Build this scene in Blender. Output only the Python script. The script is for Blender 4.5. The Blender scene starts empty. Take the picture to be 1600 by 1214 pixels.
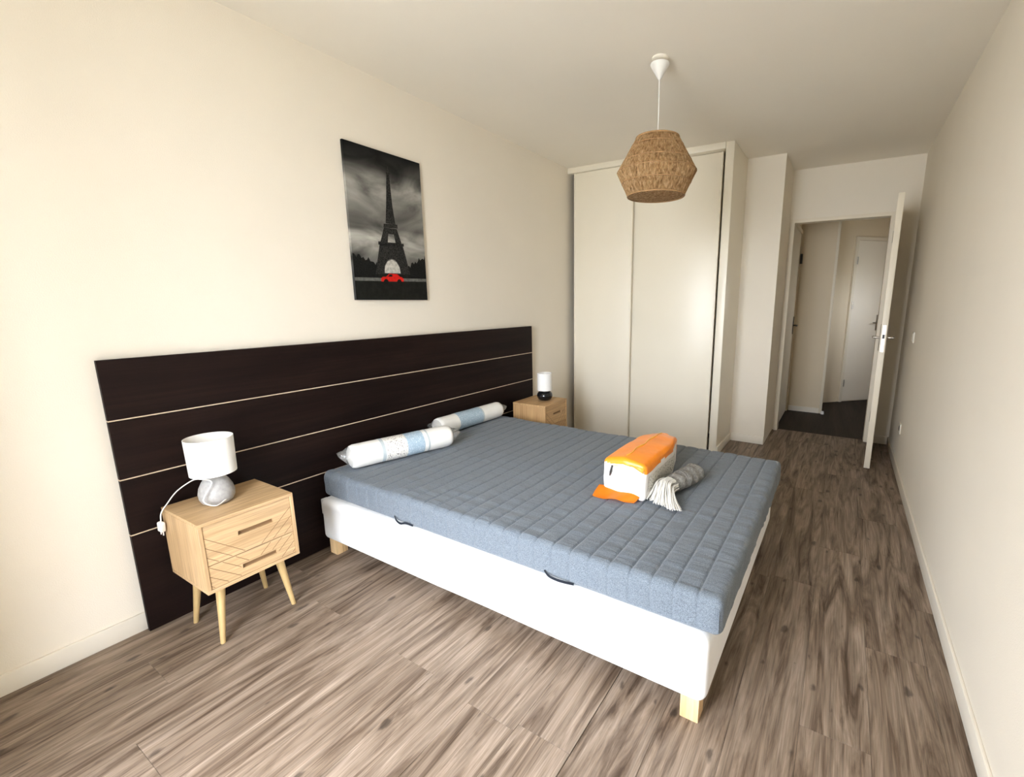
import bpy, bmesh, math, random
from mathutils import Vector, Matrix, noise
random.seed(7)
C = bpy.context.scene.collection
SC = bpy.context.scene
PI = math.pi

# ------------------------------------------------------------------ camera
F_PX, PPX = 706.92, 97.64            # focal length and principal-point offset in a 1600 px wide frame
YAW, PITCH = 0.5343, 0.1913
cam_d = bpy.data.cameras.new('camera')
cam = bpy.data.objects.new('camera', cam_d); C.objects.link(cam)
cam_d.sensor_fit = 'HORIZONTAL'; cam_d.sensor_width = 36.0
cam_d.lens = F_PX * 36.0 / 1600.0
cam_d.shift_x = -PPX / 1600.0
cam_d.clip_start = 0.02
cam.location = (2.3256, 0.0, 1.3073)
cam.rotation_euler = (PI / 2 - PITCH, 0, YAW)
SC.camera = cam

# ------------------------------------------------------------------ daylight
world = bpy.data.worlds.new('world'); SC.world = world
world.use_nodes = True
wn = world.node_tree.nodes; wl = world.node_tree.links
bg = wn['Background']
tc = wn.new('ShaderNodeTexCoord'); sx = wn.new('ShaderNodeSeparateXYZ'); rp = wn.new('ShaderNodeValToRGB')
wl.new(tc.outputs['Generated'], sx.inputs[0])
mp = wn.new('ShaderNodeMapRange'); mp.inputs['From Min'].default_value = -0.25; mp.inputs['From Max'].default_value = 0.7
wl.new(sx.outputs['Z'], mp.inputs['Value']); wl.new(mp.outputs[0], rp.inputs[0])
e = rp.color_ramp.elements
e[0].position = 0.0; e[0].color = (0.40, 0.42, 0.42, 1)
e[1].position = 1.0; e[1].color = (1.02, 1.09, 1.22, 1)
m_ = e.new(0.32); m_.color = (0.82, 0.87, 0.95, 1)
wl.new(rp.outputs[0], bg.inputs['Color'])
bg.inputs['Strength'].default_value = 32.5

HW = (6.25, 6.47, 1.20, 1.60)         # unseen opening added to bring inferred daylight into the hall: y0, y1, z0, z1
def portal(name, loc, rot, sxx, syy):
    l = bpy.data.lights.new(name, 'AREA'); l.shape = 'RECTANGLE'; l.size = sxx; l.size_y = syy
    l.cycles.is_portal = True
    o = bpy.data.objects.new(name, l); C.objects.link(o); o.location = loc; o.rotation_euler = rot
    return o
WIN = (0.84, 1.90, 0.03, 2.20)       # french window opening in the wall behind the camera: x0, x1, z0, z1
YB = -0.25                            # inner face of that wall
portal('window_portal', ((WIN[0] + WIN[1]) / 2, YB - 0.51, (WIN[2] + WIN[3]) / 2), (PI / 2, 0, 0), WIN[1] - WIN[0], WIN[3] - WIN[2])

portal('hall_portal', (3.38, (HW[0] + HW[1]) / 2, (HW[2] + HW[3]) / 2), (PI / 2, 0, PI / 2), HW[1] - HW[0], HW[3] - HW[2])

vs = SC.view_settings
vs.view_transform = 'Standard'; vs.look = 'None'; vs.gamma = 1.0; vs.use_curve_mapping = False
vs.exposure = 0.0
SC.cycles.max_bounces = 14; SC.cycles.diffuse_bounces = 9; SC.cycles.glossy_bounces = 5
SC.cycles.transparent_max_bounces = 10; SC.cycles.sample_clamp_indirect = 6.0

# ------------------------------------------------------------------ materials
def new_mat(name):
    m = bpy.data.materials.new(name); m.use_nodes = True
    return m, m.node_tree.nodes, m.node_tree.links, m.node_tree.nodes['Principled BSDF']

def plain(name, col, rough=0.5, metal=0.0, var=0.06, scale=30, bump=0.0, bscale=200, spec=0.5, sheen=0.0):
    """principled material with slight procedural colour variation and optional fine bump"""
    m, n, l, b = new_mat(name)
    t = n.new('ShaderNodeTexCoord'); nz = n.new('ShaderNodeTexNoise'); nz.inputs['Scale'].default_value = scale
    nz.inputs['Detail'].default_value = 4
    l.new(t.outputs['Object'], nz.inputs['Vector'])
    r = n.new('ShaderNodeValToRGB')
    r.color_ramp.elements[0].color = tuple(c * (1 - var) for c in col) + (1,)
    r.color_ramp.elements[1].color = tuple(min(1, c * (1 + var)) for c in col) + (1,)
    r.color_ramp.elements[0].position = .3; r.color_ramp.elements[1].position = .7
    l.new(nz.outputs['Fac'], r.inputs[0]); l.new(r.outputs[0], b.inputs['Base Color'])
    b.inputs['Roughness'].default_value = rough; b.inputs['Metallic'].default_value = metal
    b.inputs['Specular IOR Level'].default_value = spec
    if sheen: b.inputs['Sheen Weight'].default_value = sheen
    if bump:
        n2 = n.new('ShaderNodeTexNoise'); n2.inputs['Scale'].default_value = bscale; n2.inputs['Detail'].default_value = 3
        l.new(t.outputs['Object'], n2.inputs['Vector'])
        bp = n.new('ShaderNodeBump'); bp.inputs['Strength'].default_value = bump; bp.inputs['Distance'].default_value = 0.002
        l.new(n2.outputs['Fac'], bp.inputs['Height']); l.new(bp.outputs[0], b.inputs['Normal'])
    return m

def wood(name, dark, mid, light, stretch=(9, 0.7, 9), fine=(130, 3, 130), rough=0.45, knots=0.0, tint=0.12, bump=0.05, spec=0.5, dist=.6, fc=.74):
    """wood grain running along the object's longest stretch axis, shifted per object"""
    m, n, l, b = new_mat(name)
    t = n.new('ShaderNodeTexCoord'); oi = n.new('ShaderNodeObjectInfo')
    off = n.new('ShaderNodeVectorMath'); off.operation = 'SCALE'; off.inputs[0].default_value = (37.1, 53.7, 11.3)
    l.new(oi.outputs['Random'], off.inputs['Scale'])
    add = n.new('ShaderNodeVectorMath'); add.operation = 'ADD'
    l.new(t.outputs['Object'], add.inputs[0]); l.new(off.outputs[0], add.inputs[1])
    def noise_at(sc, detail, dist=0.0, rg=.55):
        v = n.new('ShaderNodeVectorMath'); v.operation = 'MULTIPLY'; v.inputs[1].default_value = sc
        l.new(add.outputs[0], v.inputs[0])
        z = n.new('ShaderNodeTexNoise'); z.inputs['Scale'].default_value = 1; z.inputs['Detail'].default_value = detail
        z.inputs['Distortion'].default_value = dist; z.inputs['Roughness'].default_value = rg
        l.new(v.outputs[0], z.inputs['Vector']); return z
    a = noise_at(stretch, 8, dist, .62)
    r = n.new('ShaderNodeValToRGB'); el = r.color_ramp.elements
    el[0].position = .32; el[0].color = (*dark, 1); el[1].position = .68; el[1].color = (*light, 1)
    q = el.new(.47); q.color = (*mid, 1)
    l.new(a.outputs['Fac'], r.inputs[0])
    f = noise_at(fine, 3)
    fr = n.new('ShaderNodeMapRange'); fr.inputs['From Min'].default_value = .3; fr.inputs['From Max'].default_value = .7
    fr.inputs['To Min'].default_value = fc; fr.inputs['To Max'].default_value = 1.88 - fc
    l.new(f.outputs['Fac'], fr.inputs['Value'])
    tr = n.new('ShaderNodeMapRange'); tr.inputs['To Min'].default_value = 1 - tint; tr.inputs['To Max'].default_value = 1 + tint
    l.new(oi.outputs['Random'], tr.inputs['Value'])
    mu = n.new('ShaderNodeMath'); mu.operation = 'MULTIPLY'; l.new(fr.outputs[0], mu.inputs[0]); l.new(tr.outputs[0], mu.inputs[1])
    sc_ = n.new('ShaderNodeVectorMath'); sc_.operation = 'SCALE'
    l.new(r.outputs[0], sc_.inputs[0]); l.new(mu.outputs[0], sc_.inputs['Scale'])
    out = sc_.outputs[0]
    if knots:
        kv = n.new('ShaderNodeVectorMath'); kv.operation = 'MULTIPLY'; kv.inputs[1].default_value = (7.5, 3.6, 1)
        l.new(add.outputs[0], kv.inputs[0])
        wob = noise_at((25, 14, 1), 3)
        wv = n.new('ShaderNodeVectorMath'); wv.operation = 'SCALE'; wv.inputs['Scale'].default_value = .22
        l.new(wob.outputs['Color'], wv.inputs[0])
        ka = n.new('ShaderNodeVectorMath'); ka.operation = 'ADD'; l.new(kv.outputs[0], ka.inputs[0]); l.new(wv.outputs[0], ka.inputs[1])
        vo = n.new('ShaderNodeTexVoronoi'); vo.voronoi_dimensions = '2D'; vo.inputs['Scale'].default_value = 1; vo.inputs['Randomness'].default_value = 1
        l.new(ka.outputs[0], vo.inputs['Vector'])
        sc2 = n.new('ShaderNodeSeparateColor'); l.new(vo.outputs['Color'], sc2.inputs[0])
        rad = n.new('ShaderNodeMapRange'); rad.inputs['From Min'].default_value = .45; rad.inputs['From Max'].default_value = 1.0
        rad.inputs['To Min'].default_value = .0; rad.inputs['To Max'].default_value = knots; l.new(sc2.outputs['Red'], rad.inputs['Value'])
        dv = n.new('ShaderNodeMath'); dv.operation = 'SUBTRACT'; l.new(vo.outputs['Distance'], dv.inputs[0]); l.new(rad.outputs[0], dv.inputs[1])
        km = n.new('ShaderNodeMapRange'); km.inputs['From Min'].default_value = -.02; km.inputs['From Max'].default_value = .035
        km.inputs['To Min'].default_value = .42; km.inputs['To Max'].default_value = 1
        l.new(dv.outputs[0], km.inputs['Value'])
        s3 = n.new('ShaderNodeVectorMath'); s3.operation = 'SCALE'; l.new(out, s3.inputs[0]); l.new(km.outputs[0], s3.inputs['Scale'])
        out = s3.outputs[0]
    l.new(out, b.inputs['Base Color'])
    b.inputs['Roughness'].default_value = rough; b.inputs['Specular IOR Level'].default_value = spec
    if bump:
        bp = n.new('ShaderNodeBump'); bp.inputs['Strength'].default_value = bump; bp.inputs['Distance'].default_value = 0.001
        l.new(f.outputs['Fac'], bp.inputs['Height']); l.new(bp.outputs[0], b.inputs['Normal'])
    return m

M = {}
M['wall'] = plain('wall_paint', (.785, .732, .635), .85, var=.012, scale=3, bump=.35, bscale=260, spec=.2)
M['ceiling'] = plain('ceiling_paint', (.85, .808, .725), .9, var=.01, scale=2, bump=.15, bscale=200, spec=.15)
M['gloss_white'] = plain('white_lacquer', (.82, .770, .650), .34, var=.01, scale=4)
M['door_white'] = plain('door_paint', (.74, .675, .55), .45, var=.015, scale=5)
M['hall_door'] = plain('hall_door_paint', (.80, .74, .63), .45, var=.015, scale=5)
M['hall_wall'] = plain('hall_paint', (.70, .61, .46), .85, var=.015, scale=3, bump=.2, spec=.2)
M['board'] = plain('baseboard_paint', (.755, .71, .62), .45, var=.01, scale=6)
M['plank'] = wood('grey_oak_plank', (.062, .039, .024), (.172, .126, .090), (.310, .243, .187), (17, 1.5, 5), (230, 5, 100), .5, knots=.085, tint=.04, dist=1.9, fc=.70, spec=.22)
M['subfloor'] = plain('plank_joint', (.03, .024, .02), .9)
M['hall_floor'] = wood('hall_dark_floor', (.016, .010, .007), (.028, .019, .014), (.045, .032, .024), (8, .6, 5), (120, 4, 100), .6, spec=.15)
M['dark_wood'] = wood('dark_veneer', (.005, .0022, .0018), (.009, .0042, .0034), (.016, .008, .006), (5, .8, 12), (60, 2, 120), .55, tint=.08, bump=.03, spec=.12)
M['inlay'] = plain('pale_inlay', (.62, .50, .36), .4, var=.1)
M['oak'] = wood('light_oak', (.42, .27, .135), (.50, .335, .175), (.57, .395, .22), (10, 1.2, 14), (90, 5, 160), .5, tint=.02, bump=.04)
M['oak_side'] = wood('light_oak_side', (.42, .27, .135), (.50, .335, .175), (.57, .395, .22), (14, 10, 1.1), (160, 90, 5), .5, tint=.02, bump=.04)
M['oak_far_side'] = wood('amber_oak_side', (.40, .235, .10), (.47, .285, .13), (.54, .345, .165), (14, 10, 1.1), (160, 90, 5), .5, tint=.02, bump=.04)
M['oak_far'] = wood('amber_oak', (.42, .255, .11), (.50, .31, .145), (.57, .37, .18), (10, 1.2, 14), (90, 5, 160), .5, tint=.02, bump=.04)
M['groove'] = plain('oak_groove', (.17, .095, .04), .7)
M['pine'] = wood('pine_leg', (.55, .36, .17), (.66, .45, .23), (.74, .53, .29), (14, 14, 1.5), (120, 120, 6), .5, tint=.03)
M['brass_leg'] = plain('gold_painted_leg', (.52, .37, .17), .4, metal=.25, var=.05)
M['white_fabric'] = plain('white_cover', (.86, .86, .85), .85, var=.015, scale=8, bump=.15, bscale=500, spec=.15)
M['shade_white'] = plain('white_lampshade', (.86, .85, .82), .8, var=.02, bump=.2, bscale=600, spec=.2)
M['cement'] = plain('grey_ceramic', (.34, .335, .33), .55, var=.15, scale=70, bump=.1)
M['black_ceramic'] = plain('black_ceramic', (.006, .006, .008), .12, var=.1)
M['white_plastic'] = plain('white_plastic', (.84, .83, .80), .35, var=.01)
M['chrome'] = plain('satin_metal', (.45, .42, .38), .3, metal=1.0, var=.05)
M['dark'] = plain('dark_metal', (.03, .028, .025), .5)
M['handle_strap'] = plain('navy_strap', (.012, .018, .03), .8)
M['jute'] = wood('jute_cord', (.20, .105, .038), (.54, .345, .165), (.86, .66, .40), (95, 95, 6), (300, 300, 20), .8, tint=.0, bump=.4, spec=.2)
_n = M['jute'].node_tree.nodes; _l = M['jute'].node_tree.links; _p = _n['Principled BSDF']
_t = _n.new('ShaderNodeBsdfTranslucent'); _x = _n.new('ShaderNodeMixShader'); _x.inputs[0].default_value = .55
_l.new(_p.inputs['Base Color'].links[0].from_socket, _t.inputs['Color']); _l.new(_p.outputs[0], _x.inputs[1]); _l.new(_t.outputs[0], _x.inputs[2]); _l.new(_x.outputs[0], _n['Material Output'].inputs['Surface'])
M['jute_ring'] = plain('jute_ring', (.30, .17, .07), .8, var=.2, scale=90)
M['orange'] = plain('orange_film', (.93, .27, .012), .32, var=.10, scale=14, bump=.5, bscale=40)
M['bag_white'] = plain('white_film', (.84, .82, .80), .38, var=.05, scale=25, bump=.5, bscale=45)
M['yellow_film'] = plain('amber_film', (1.0, .52, .07), .3, var=.15, scale=30, bump=.5, bscale=60)
M['towel'] = plain('grey_knit', (.21, .205, .19), .95, var=.35, scale=120, bump=.8, bscale=300, spec=.1)
M['fringe'] = plain('cream_fringe', (.66, .645, .60), .9, var=.05, bump=.3, spec=.1)
M['pillow'] = plain('white_pillow_roll', (.85, .84, .80), .6, var=.03, scale=14, bump=.5, bscale=30)
M['label_blue'] = plain('blue_label', (.36, .48, .58), .5, var=.18, scale=60)
M['label_grey'] = plain('grey_label_band', (.50, .56, .58), .5, var=.05)

def print_mat(name, paper, ink, scale, thr):
    """paper with rows of small ink marks"""
    m, n, l, b = new_mat(name)
    t = n.new('ShaderNodeTexCoord'); v = n.new('ShaderNodeVectorMath'); v.operation = 'MULTIPLY'; v.inputs[1].default_value = scale
    l.new(t.outputs['Object'], v.inputs[0])
    z = n.new('ShaderNodeTexNoise'); z.inputs['Scale'].default_value = 1; z.inputs['Detail'].default_value = 2
    l.new(v.outputs[0], z.inputs['Vector'])
    r = n.new('ShaderNodeValToRGB'); r.color_ramp.elements[0].position = thr; r.color_ramp.elements[1].position = thr + .05
    r.color_ramp.elements[0].color = (*paper, 1); r.color_ramp.elements[1].color = (*ink, 1)
    l.new(z.outputs['Fac'], r.inputs[0]); l.new(r.outputs[0], b.inputs['Base Color']); b.inputs['Roughness'].default_value = .45
    return m
M['label_print'] = print_mat('printed_label', (.80, .78, .73), (.20, .18, .17), (150, 150, 150), .58)
M['label_blue_print'] = print_mat('blue_printed_label', (.36, .48, .58), (.62, .70, .76), (170, 170, 170), .57)
M['bag_print'] = print_mat('grey_side_print', (.66, .65, .60), (.22, .23, .20), (30, 60, 220), .56)

def film():
    m, n, l, b = new_mat('clear_film')
    n.remove(b)
    tr = n.new('ShaderNodeBsdfTransparent'); gl = n.new('ShaderNodeBsdfGlossy'); gl.inputs['Roughness'].default_value = .12
    di = n.new('ShaderNodeBsdfDiffuse'); di.inputs['Color'].default_value = (.7, .7, .68, 1)
    nz = n.new('ShaderNodeTexNoise'); nz.inputs['Scale'].default_value = 60
    bp = n.new('ShaderNodeBump'); bp.inputs['Strength'].default_value = 1; l.new(nz.outputs['Fac'], bp.inputs['Height']); l.new(bp.outputs[0], gl.inputs['Normal'])
    m1 = n.new('ShaderNodeMixShader'); m1.inputs[0].default_value = .4; l.new(di.outputs[0], m1.inputs[1]); l.new(gl.outputs[0], m1.inputs[2])
    m2 = n.new('ShaderNodeMixShader'); m2.inputs[0].default_value = .30; l.new(tr.outputs[0], m2.inputs[1]); l.new(m1.outputs[0], m2.inputs[2])
    l.new(m2.outputs[0], n['Material Output'].inputs['Surface'])
    return m
M['film'] = film()

def mattress_mat():
    m, n, l, b = new_mat('heather_quilt')
    t = n.new('ShaderNodeTexCoord')
    def nz(sc, det=3):
        v = n.new('ShaderNodeVectorMath'); v.operation = 'MULTIPLY'; v.inputs[1].default_value = sc
        l.new(t.outputs['Object'], v.inputs[0])
        z = n.new('ShaderNodeTexNoise'); z.inputs['Scale'].default_value = 1; z.inputs['Detail'].default_value = det
        l.new(v.outputs[0], z.inputs['Vector']); return z
    a = nz((300, 800, 300)); c = nz((800, 260, 800))
    mx = n.new('ShaderNodeMath'); mx.operation = 'ADD'; l.new(a.outputs['Fac'], mx.inputs[0]); l.new(c.outputs['Fac'], mx.inputs[1])
    r = n.new('ShaderNodeValToRGB'); r.color_ramp.elements[0].position = .40; r.color_ramp.elements[1].position = .60
    hf = n.new('ShaderNodeMath'); hf.operation = 'MULTIPLY'; hf.inputs[1].default_value = .5; l.new(mx.outputs[0], hf.inputs[0])
    r.color_ramp.elements[0].color = (.076, .091, .110, 1); r.color_ramp.elements[1].color = (.180, .208, .238, 1)
    l.new(hf.outputs[0], r.inputs[0]); l.new(r.outputs[0], b.inputs['Base Color'])
    b.inputs['Roughness'].default_value = .95; b.inputs['Specular IOR Level'].default_value = .1; b.inputs['Sheen Weight'].default_value = .15
    w = nz((7, 46, 7), 5)
    bp = n.new('ShaderNodeBump'); bp.inputs['Strength'].default_value = .8; bp.inputs['Distance'].default_value = .008
    l.new(w.outputs['Fac'], bp.inputs['Height'])
    b2 = n.new('ShaderNodeBump'); b2.inputs['Strength'].default_value = .25; b2.inputs['Distance'].default_value = .002
    l.new(hf.outputs[0], b2.inputs['Height']); l.new(bp.outputs[0], b2.inputs['Normal']); l.new(b2.outputs[0], b.inputs['Normal'])
    return m
M['mattress'] = mattress_mat()

def poster_sky():
    m, n, l, b = new_mat('print_sky')
    t = n.new('ShaderNodeTexCoord'); s = n.new('ShaderNodeSeparateXYZ'); l.new(t.outputs['Object'], s.inputs[0])
    v = n.new('ShaderNodeVectorMath'); v.operation = 'MULTIPLY'; v.inputs[1].default_value = (1, 3.2, 6.5); l.new(t.outputs['Object'], v.inputs[0])
    z = n.new('ShaderNodeTexNoise'); z.inputs['Scale'].default_value = 1.0; z.inputs['Detail'].default_value = 6; z.inputs['Distortion'].default_value = 1.1
    l.new(v.outputs[0], z.inputs['Vector'])
    g = n.new('ShaderNodeValToRGB'); el = g.color_ramp.elements          # printed tone by height on the sheet
    mr = n.new('ShaderNodeMapRange'); mr.inputs['From Min'].default_value = 0; mr.inputs['From Max'].default_value = .81
    l.new(s.outputs['Z'], mr.inputs['Value']); l.new(mr.outputs[0], g.inputs[0])
    el[0].position = .18; el[0].color = (.06,) * 3 + (1,); el[1].position = 1; el[1].color = (.010,) * 3 + (1,)
    for pos, val in ((.30, .22), (.42, .62), (.50, .16), (.62, .24), (.76, .40), (.88, .07)):
        k = el.new(pos); k.color = (val, val * .97, val * .88, 1)
    mz = n.new('ShaderNodeMapRange'); mz.inputs['From Min'].default_value = .30; mz.inputs['From Max'].default_value = .68
    mz.inputs['To Min'].default_value = .15; mz.inputs['To Max'].default_value = 1.0; l.new(z.outputs['Fac'], mz.inputs['Value'])
    sc_ = n.new('ShaderNodeVectorMath'); sc_.operation = 'SCALE'; l.new(g.outputs[0], sc_.inputs[0]); l.new(mz.outputs[0], sc_.inputs['Scale'])
    l.new(sc_.outputs[0], b.inputs['Base Color']); b.inputs['Roughness'].default_value = .7; b.inputs['Specular IOR Level'].default_value = .08
    return m
M['print_sky'] = poster_sky()
M['print_black'] = plain('print_black', (.009, .009, .008), .7, spec=.08, var=.4, scale=120)
M['print_tower'] = plain('print_tower', (.022, .021, .019), .7, spec=.08, var=.8, scale=160)
M['print_ground'] = plain('print_ground', (.011, .011, .009), .7, spec=.08, var=.3, scale=40)
M['print_grey'] = plain('print_grey', (.11, .11, .10), .7, spec=.08, var=.3, scale=60)
M['print_light'] = plain('print_light', (.42, .41, .37), .7, spec=.08, var=.3, scale=60)
M['print_red'] = plain('print_red', (.45, .012, .008), .7, spec=.08, var=.25, scale=90)
M['canvas_side'] = plain('canvas_side', (.02, .02, .02), .8)

# ------------------------------------------------------------------ mesh helpers
def link(o, parent=None):
    C.objects.link(o)
    if parent is not None: o.parent = parent
    return o
def mesh_obj(name, bm, mat, parent=None, smooth=False, loc=(0, 0, 0), rot=(0, 0, 0)):
    me = bpy.data.meshes.new(name); bmesh.ops.recalc_face_normals(bm, faces=bm.faces); bm.to_mesh(me); bm.free()
    for mm in (mat if isinstance(mat, (list, tuple)) else [mat]): me.materials.append(M[mm])
    if smooth:
        me.polygons.foreach_set('use_smooth', [True] * len(me.polygons))
        if smooth != 'full': me.set_sharp_from_angle(angle=math.radians(smooth if smooth is not True else 40))
    o = bpy.data.objects.new(name, me); o.location = loc; o.rotation_euler = rot
    return link(o, parent)
def box_bm(x0, x1, y0, y1, z0, z1, bevel=0.0, seg=2, bm=None):
    own = bm is None
    if own: bm = bmesh.new()
    vs_ = [bm.verts.new(p) for p in ((x0, y0, z0), (x1, y0, z0), (x1, y1, z0), (x0, y1, z0), (x0, y0, z1), (x1, y0, z1), (x1, y1, z1), (x0, y1, z1))]
    fs = [bm.faces.new([vs_[i] for i in f]) for f in ((0, 3, 2, 1), (4, 5, 6, 7), (0, 1, 5, 4), (1, 2, 6, 5), (2, 3, 7, 6), (3, 0, 4, 7))]
    if bevel:
        ed = list({e_ for f in fs for e_ in f.edges})
        bmesh.ops.bevel(bm, geom=ed, offset=bevel, segments=seg, affect='EDGES', profile=.5)
    return bm
def box(name, x0, x1, y0, y1, z0, z1, mat, parent=None, bevel=0.0, seg=2, smooth=False):
    return mesh_obj(name, box_bm(x0, x1, y0, y1, z0, z1, bevel, seg), mat, parent, smooth or (40 if bevel else False))
def lathe_bm(prof, seg=48, bm=None, rfun=None):
    bm = bm or bmesh.new(); rings = []
    for r, z in prof:
        if r < 1e-6: rings.append([bm.verts.new((0, 0, z))])
        else:
            rings.append([bm.verts.new(((r + (rfun(a_ := 2 * PI * i / seg, z) if rfun else 0)) * math.cos(2 * PI * i / seg),
                                        (r + (rfun(2 * PI * i / seg, z) if rfun else 0)) * math.sin(2 * PI * i / seg), z)) for i in range(seg)])
    for A, B in zip(rings, rings[1:]):
        for i in range(seg):
            j = (i + 1) % seg
            if len(A) == 1 and len(B) == 1: continue
            if len(A) == 1: bm.faces.new((A[0], B[i], B[j]))
            elif len(B) == 1: bm.faces.new((A[i], A[j], B[0]))
            else: bm.faces.new((A[i], A[j], B[j], B[i]))
    return bm
def tube_bm(pts, r, seg=8, bm=None, cap=True):
    bm = bm or bmesh.new(); pts = [Vector(p) for p in pts]; n = len(pts); rings = []
    rad = r if isinstance(r, (list, tuple)) else [r] * n
    up = None
    for i in range(n):
        d = (pts[min(i + 1, n - 1)] - pts[max(i - 1, 0)]).normalized()
        if up is None:
            up = Vector((0, 0, 1)) if abs(d.z) < .9 else Vector((1, 0, 0))
        s = d.cross(up).normalized(); up = s.cross(d).normalized()
        rings.append([bm.verts.new(pts[i] + (s * math.cos(2 * PI * k / seg) + up * math.sin(2 * PI * k / seg)) * rad[i]) for k in range(seg)])
    for A, B in zip(rings, rings[1:]):
        for k in range(seg): bm.faces.new((A[k], A[(k + 1) % seg], B[(k + 1) % seg], B[k]))
    if cap: bm.faces.new(rings[0][::-1]); bm.faces.new(rings[-1])
    return bm
def bez(pts, n=24):
    """Catmull-Rom through points"""
    P = [Vector(p) for p in pts]; P = [P[0] * 2 - P[1]] + P + [P[-1] * 2 - P[-2]]; out = []
    m = len(P) - 3
    for i in range(m):
        for k in range(n):
            t = k / n; a, b, c, d = P[i:i + 4]
            out.append(.5 * ((2 * b) + (c - a) * t + (2 * a - 5 * b + 4 * c - d) * t * t + (3 * b - a - 3 * c + d) * t ** 3))
    out.append(P[-2]); return out
def grid_box_bm(xs, ys, zs, r, disp=None, warp=None):
    """rounded box from explicit sample positions; disp(p, n) -> offset along the normal"""
    bm = bmesh.new(); cache = {}
    h0 = Vector((xs[0] + r, ys[0] + r, zs[0] + r)); h1 = Vector((xs[-1] - r, ys[-1] - r, zs[-1] - r))
    def V(i, j, k):
        key = (i, j, k)
        if key not in cache:
            p = Vector((xs[i], ys[j], zs[k])); q = Vector([min(max(p[a], h0[a]), h1[a]) for a in range(3)])
            d = p - q; nrm = d.normalized() if d.length > 1e-9 else Vector((0, 0, 1))
            pos = q + nrm * r
            if disp: pos = pos + nrm * disp(pos, nrm)
            if warp: pos = warp(pos)
            cache[key] = bm.verts.new(pos)
        return cache[key]
    X, Y, Z = len(xs) - 1, len(ys) - 1, len(zs) - 1
    for i in range(X):
        for j in range(Y):
            bm.faces.new((V(i, j, Z), V(i + 1, j, Z), V(i + 1, j + 1, Z), V(i, j + 1, Z)))
            bm.faces.new((V(i, j, 0), V(i, j + 1, 0), V(i + 1, j + 1, 0), V(i + 1, j, 0)))
    for i in range(X):
        for k in range(Z):
            bm.faces.new((V(i, 0, k), V(i + 1, 0, k), V(i + 1, 0, k + 1), V(i, 0, k + 1)))
            bm.faces.new((V(i, Y, k), V(i, Y, k + 1), V(i + 1, Y, k + 1), V(i + 1, Y, k)))
    for j in range(Y):
        for k in range(Z):
            bm.faces.new((V(0, j, k), V(0, j, k + 1), V(0, j + 1, k + 1), V(0, j + 1, k)))
            bm.faces.new((V(X, j, k), V(X, j + 1, k), V(X, j + 1, k + 1), V(X, j, k + 1)))
    return bm
def lin(a, b, n, band=None, bn=4):
    s = {round(a + (b - a) * i / n, 5) for i in range(n + 1)}
    if band:
        for i in range(bn + 1):
            s.add(round(a + band * i / bn, 5)); s.add(round(b - band * i / bn, 5))
    return sorted(s)
def empty(name, loc=(0, 0, 0), rz=0.0):
    o = bpy.data.objects.new(name, None); o.location = loc; o.rotation_euler = (0, 0, rz); o.empty_display_size = .05
    return link(o)
def tag(o, label, cat=None, group=None, kind=None):
    o['label'] = label
    if cat: o['category'] = cat
    if group: o['group'] = group
    if kind: o['kind'] = kind
    return o
def st(o, label, cat): return tag(o, label, cat, kind='structure')

# ------------------------------------------------------------------ the room
W, H, YD = 2.779, 2.5, 4.94            # right wall, ceiling, door wall
YW, XJ0, XJ1 = 3.815, 1.415, 1.479     # wardrobe front, jamb
YP, XP = 4.35, 1.783                   # pillar
DX0, DX1, DH = 1.80, 2.612, 2.06       # bedroom door opening

fl = box('floor', -.1, W + .1, YB - .5, YD + .05, -.06, -.010, 'subfloor'); st(fl, 'grey-brown wood plank floor of the bedroom', 'floor')
pw, gap = .19, .0006
x_edges = [1.755 + pw * k for k in range(-10, 7)]
mesh_cache = {}
for i in range(len(x_edges) - 1):
    a, b = max(x_edges[i], 0.0), min(x_edges[i + 1], W)
    if b - a < .01: continue
    L = 1.22; off = (.94 - L * 2) if abs(x_edges[i + 1] - 1.755) < .01 else random.uniform(-L, 0) + YB - .1
    y = off
    big = .0022 if abs(x_edges[i + 1] - 1.755) < .01 else gap
    while y < YD + .05:
        y0, y1 = max(y, YB - .1), min(y + L, YD + .05)
        y += L
        if y1 - y0 < .03: continue
        w_, l_ = b - a - big, y1 - y0 - gap
        key = (round(w_, 4), round(l_, 4))
        if key not in mesh_cache:
            bm = box_bm(-w_ / 2, w_ / 2, -l_ / 2, l_ / 2, -.010, 0, bevel=.0006, seg=1)
            me = bpy.data.meshes.new('plank'); bm.to_mesh(me); bm.free(); me.materials.append(M['plank']); mesh_cache[key] = me
        o = bpy.data.objects.new('plank', mesh_cache[key]); o.location = ((a + b - big) / 2, (y0 + y1) / 2, 0); link(o, fl)

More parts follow.
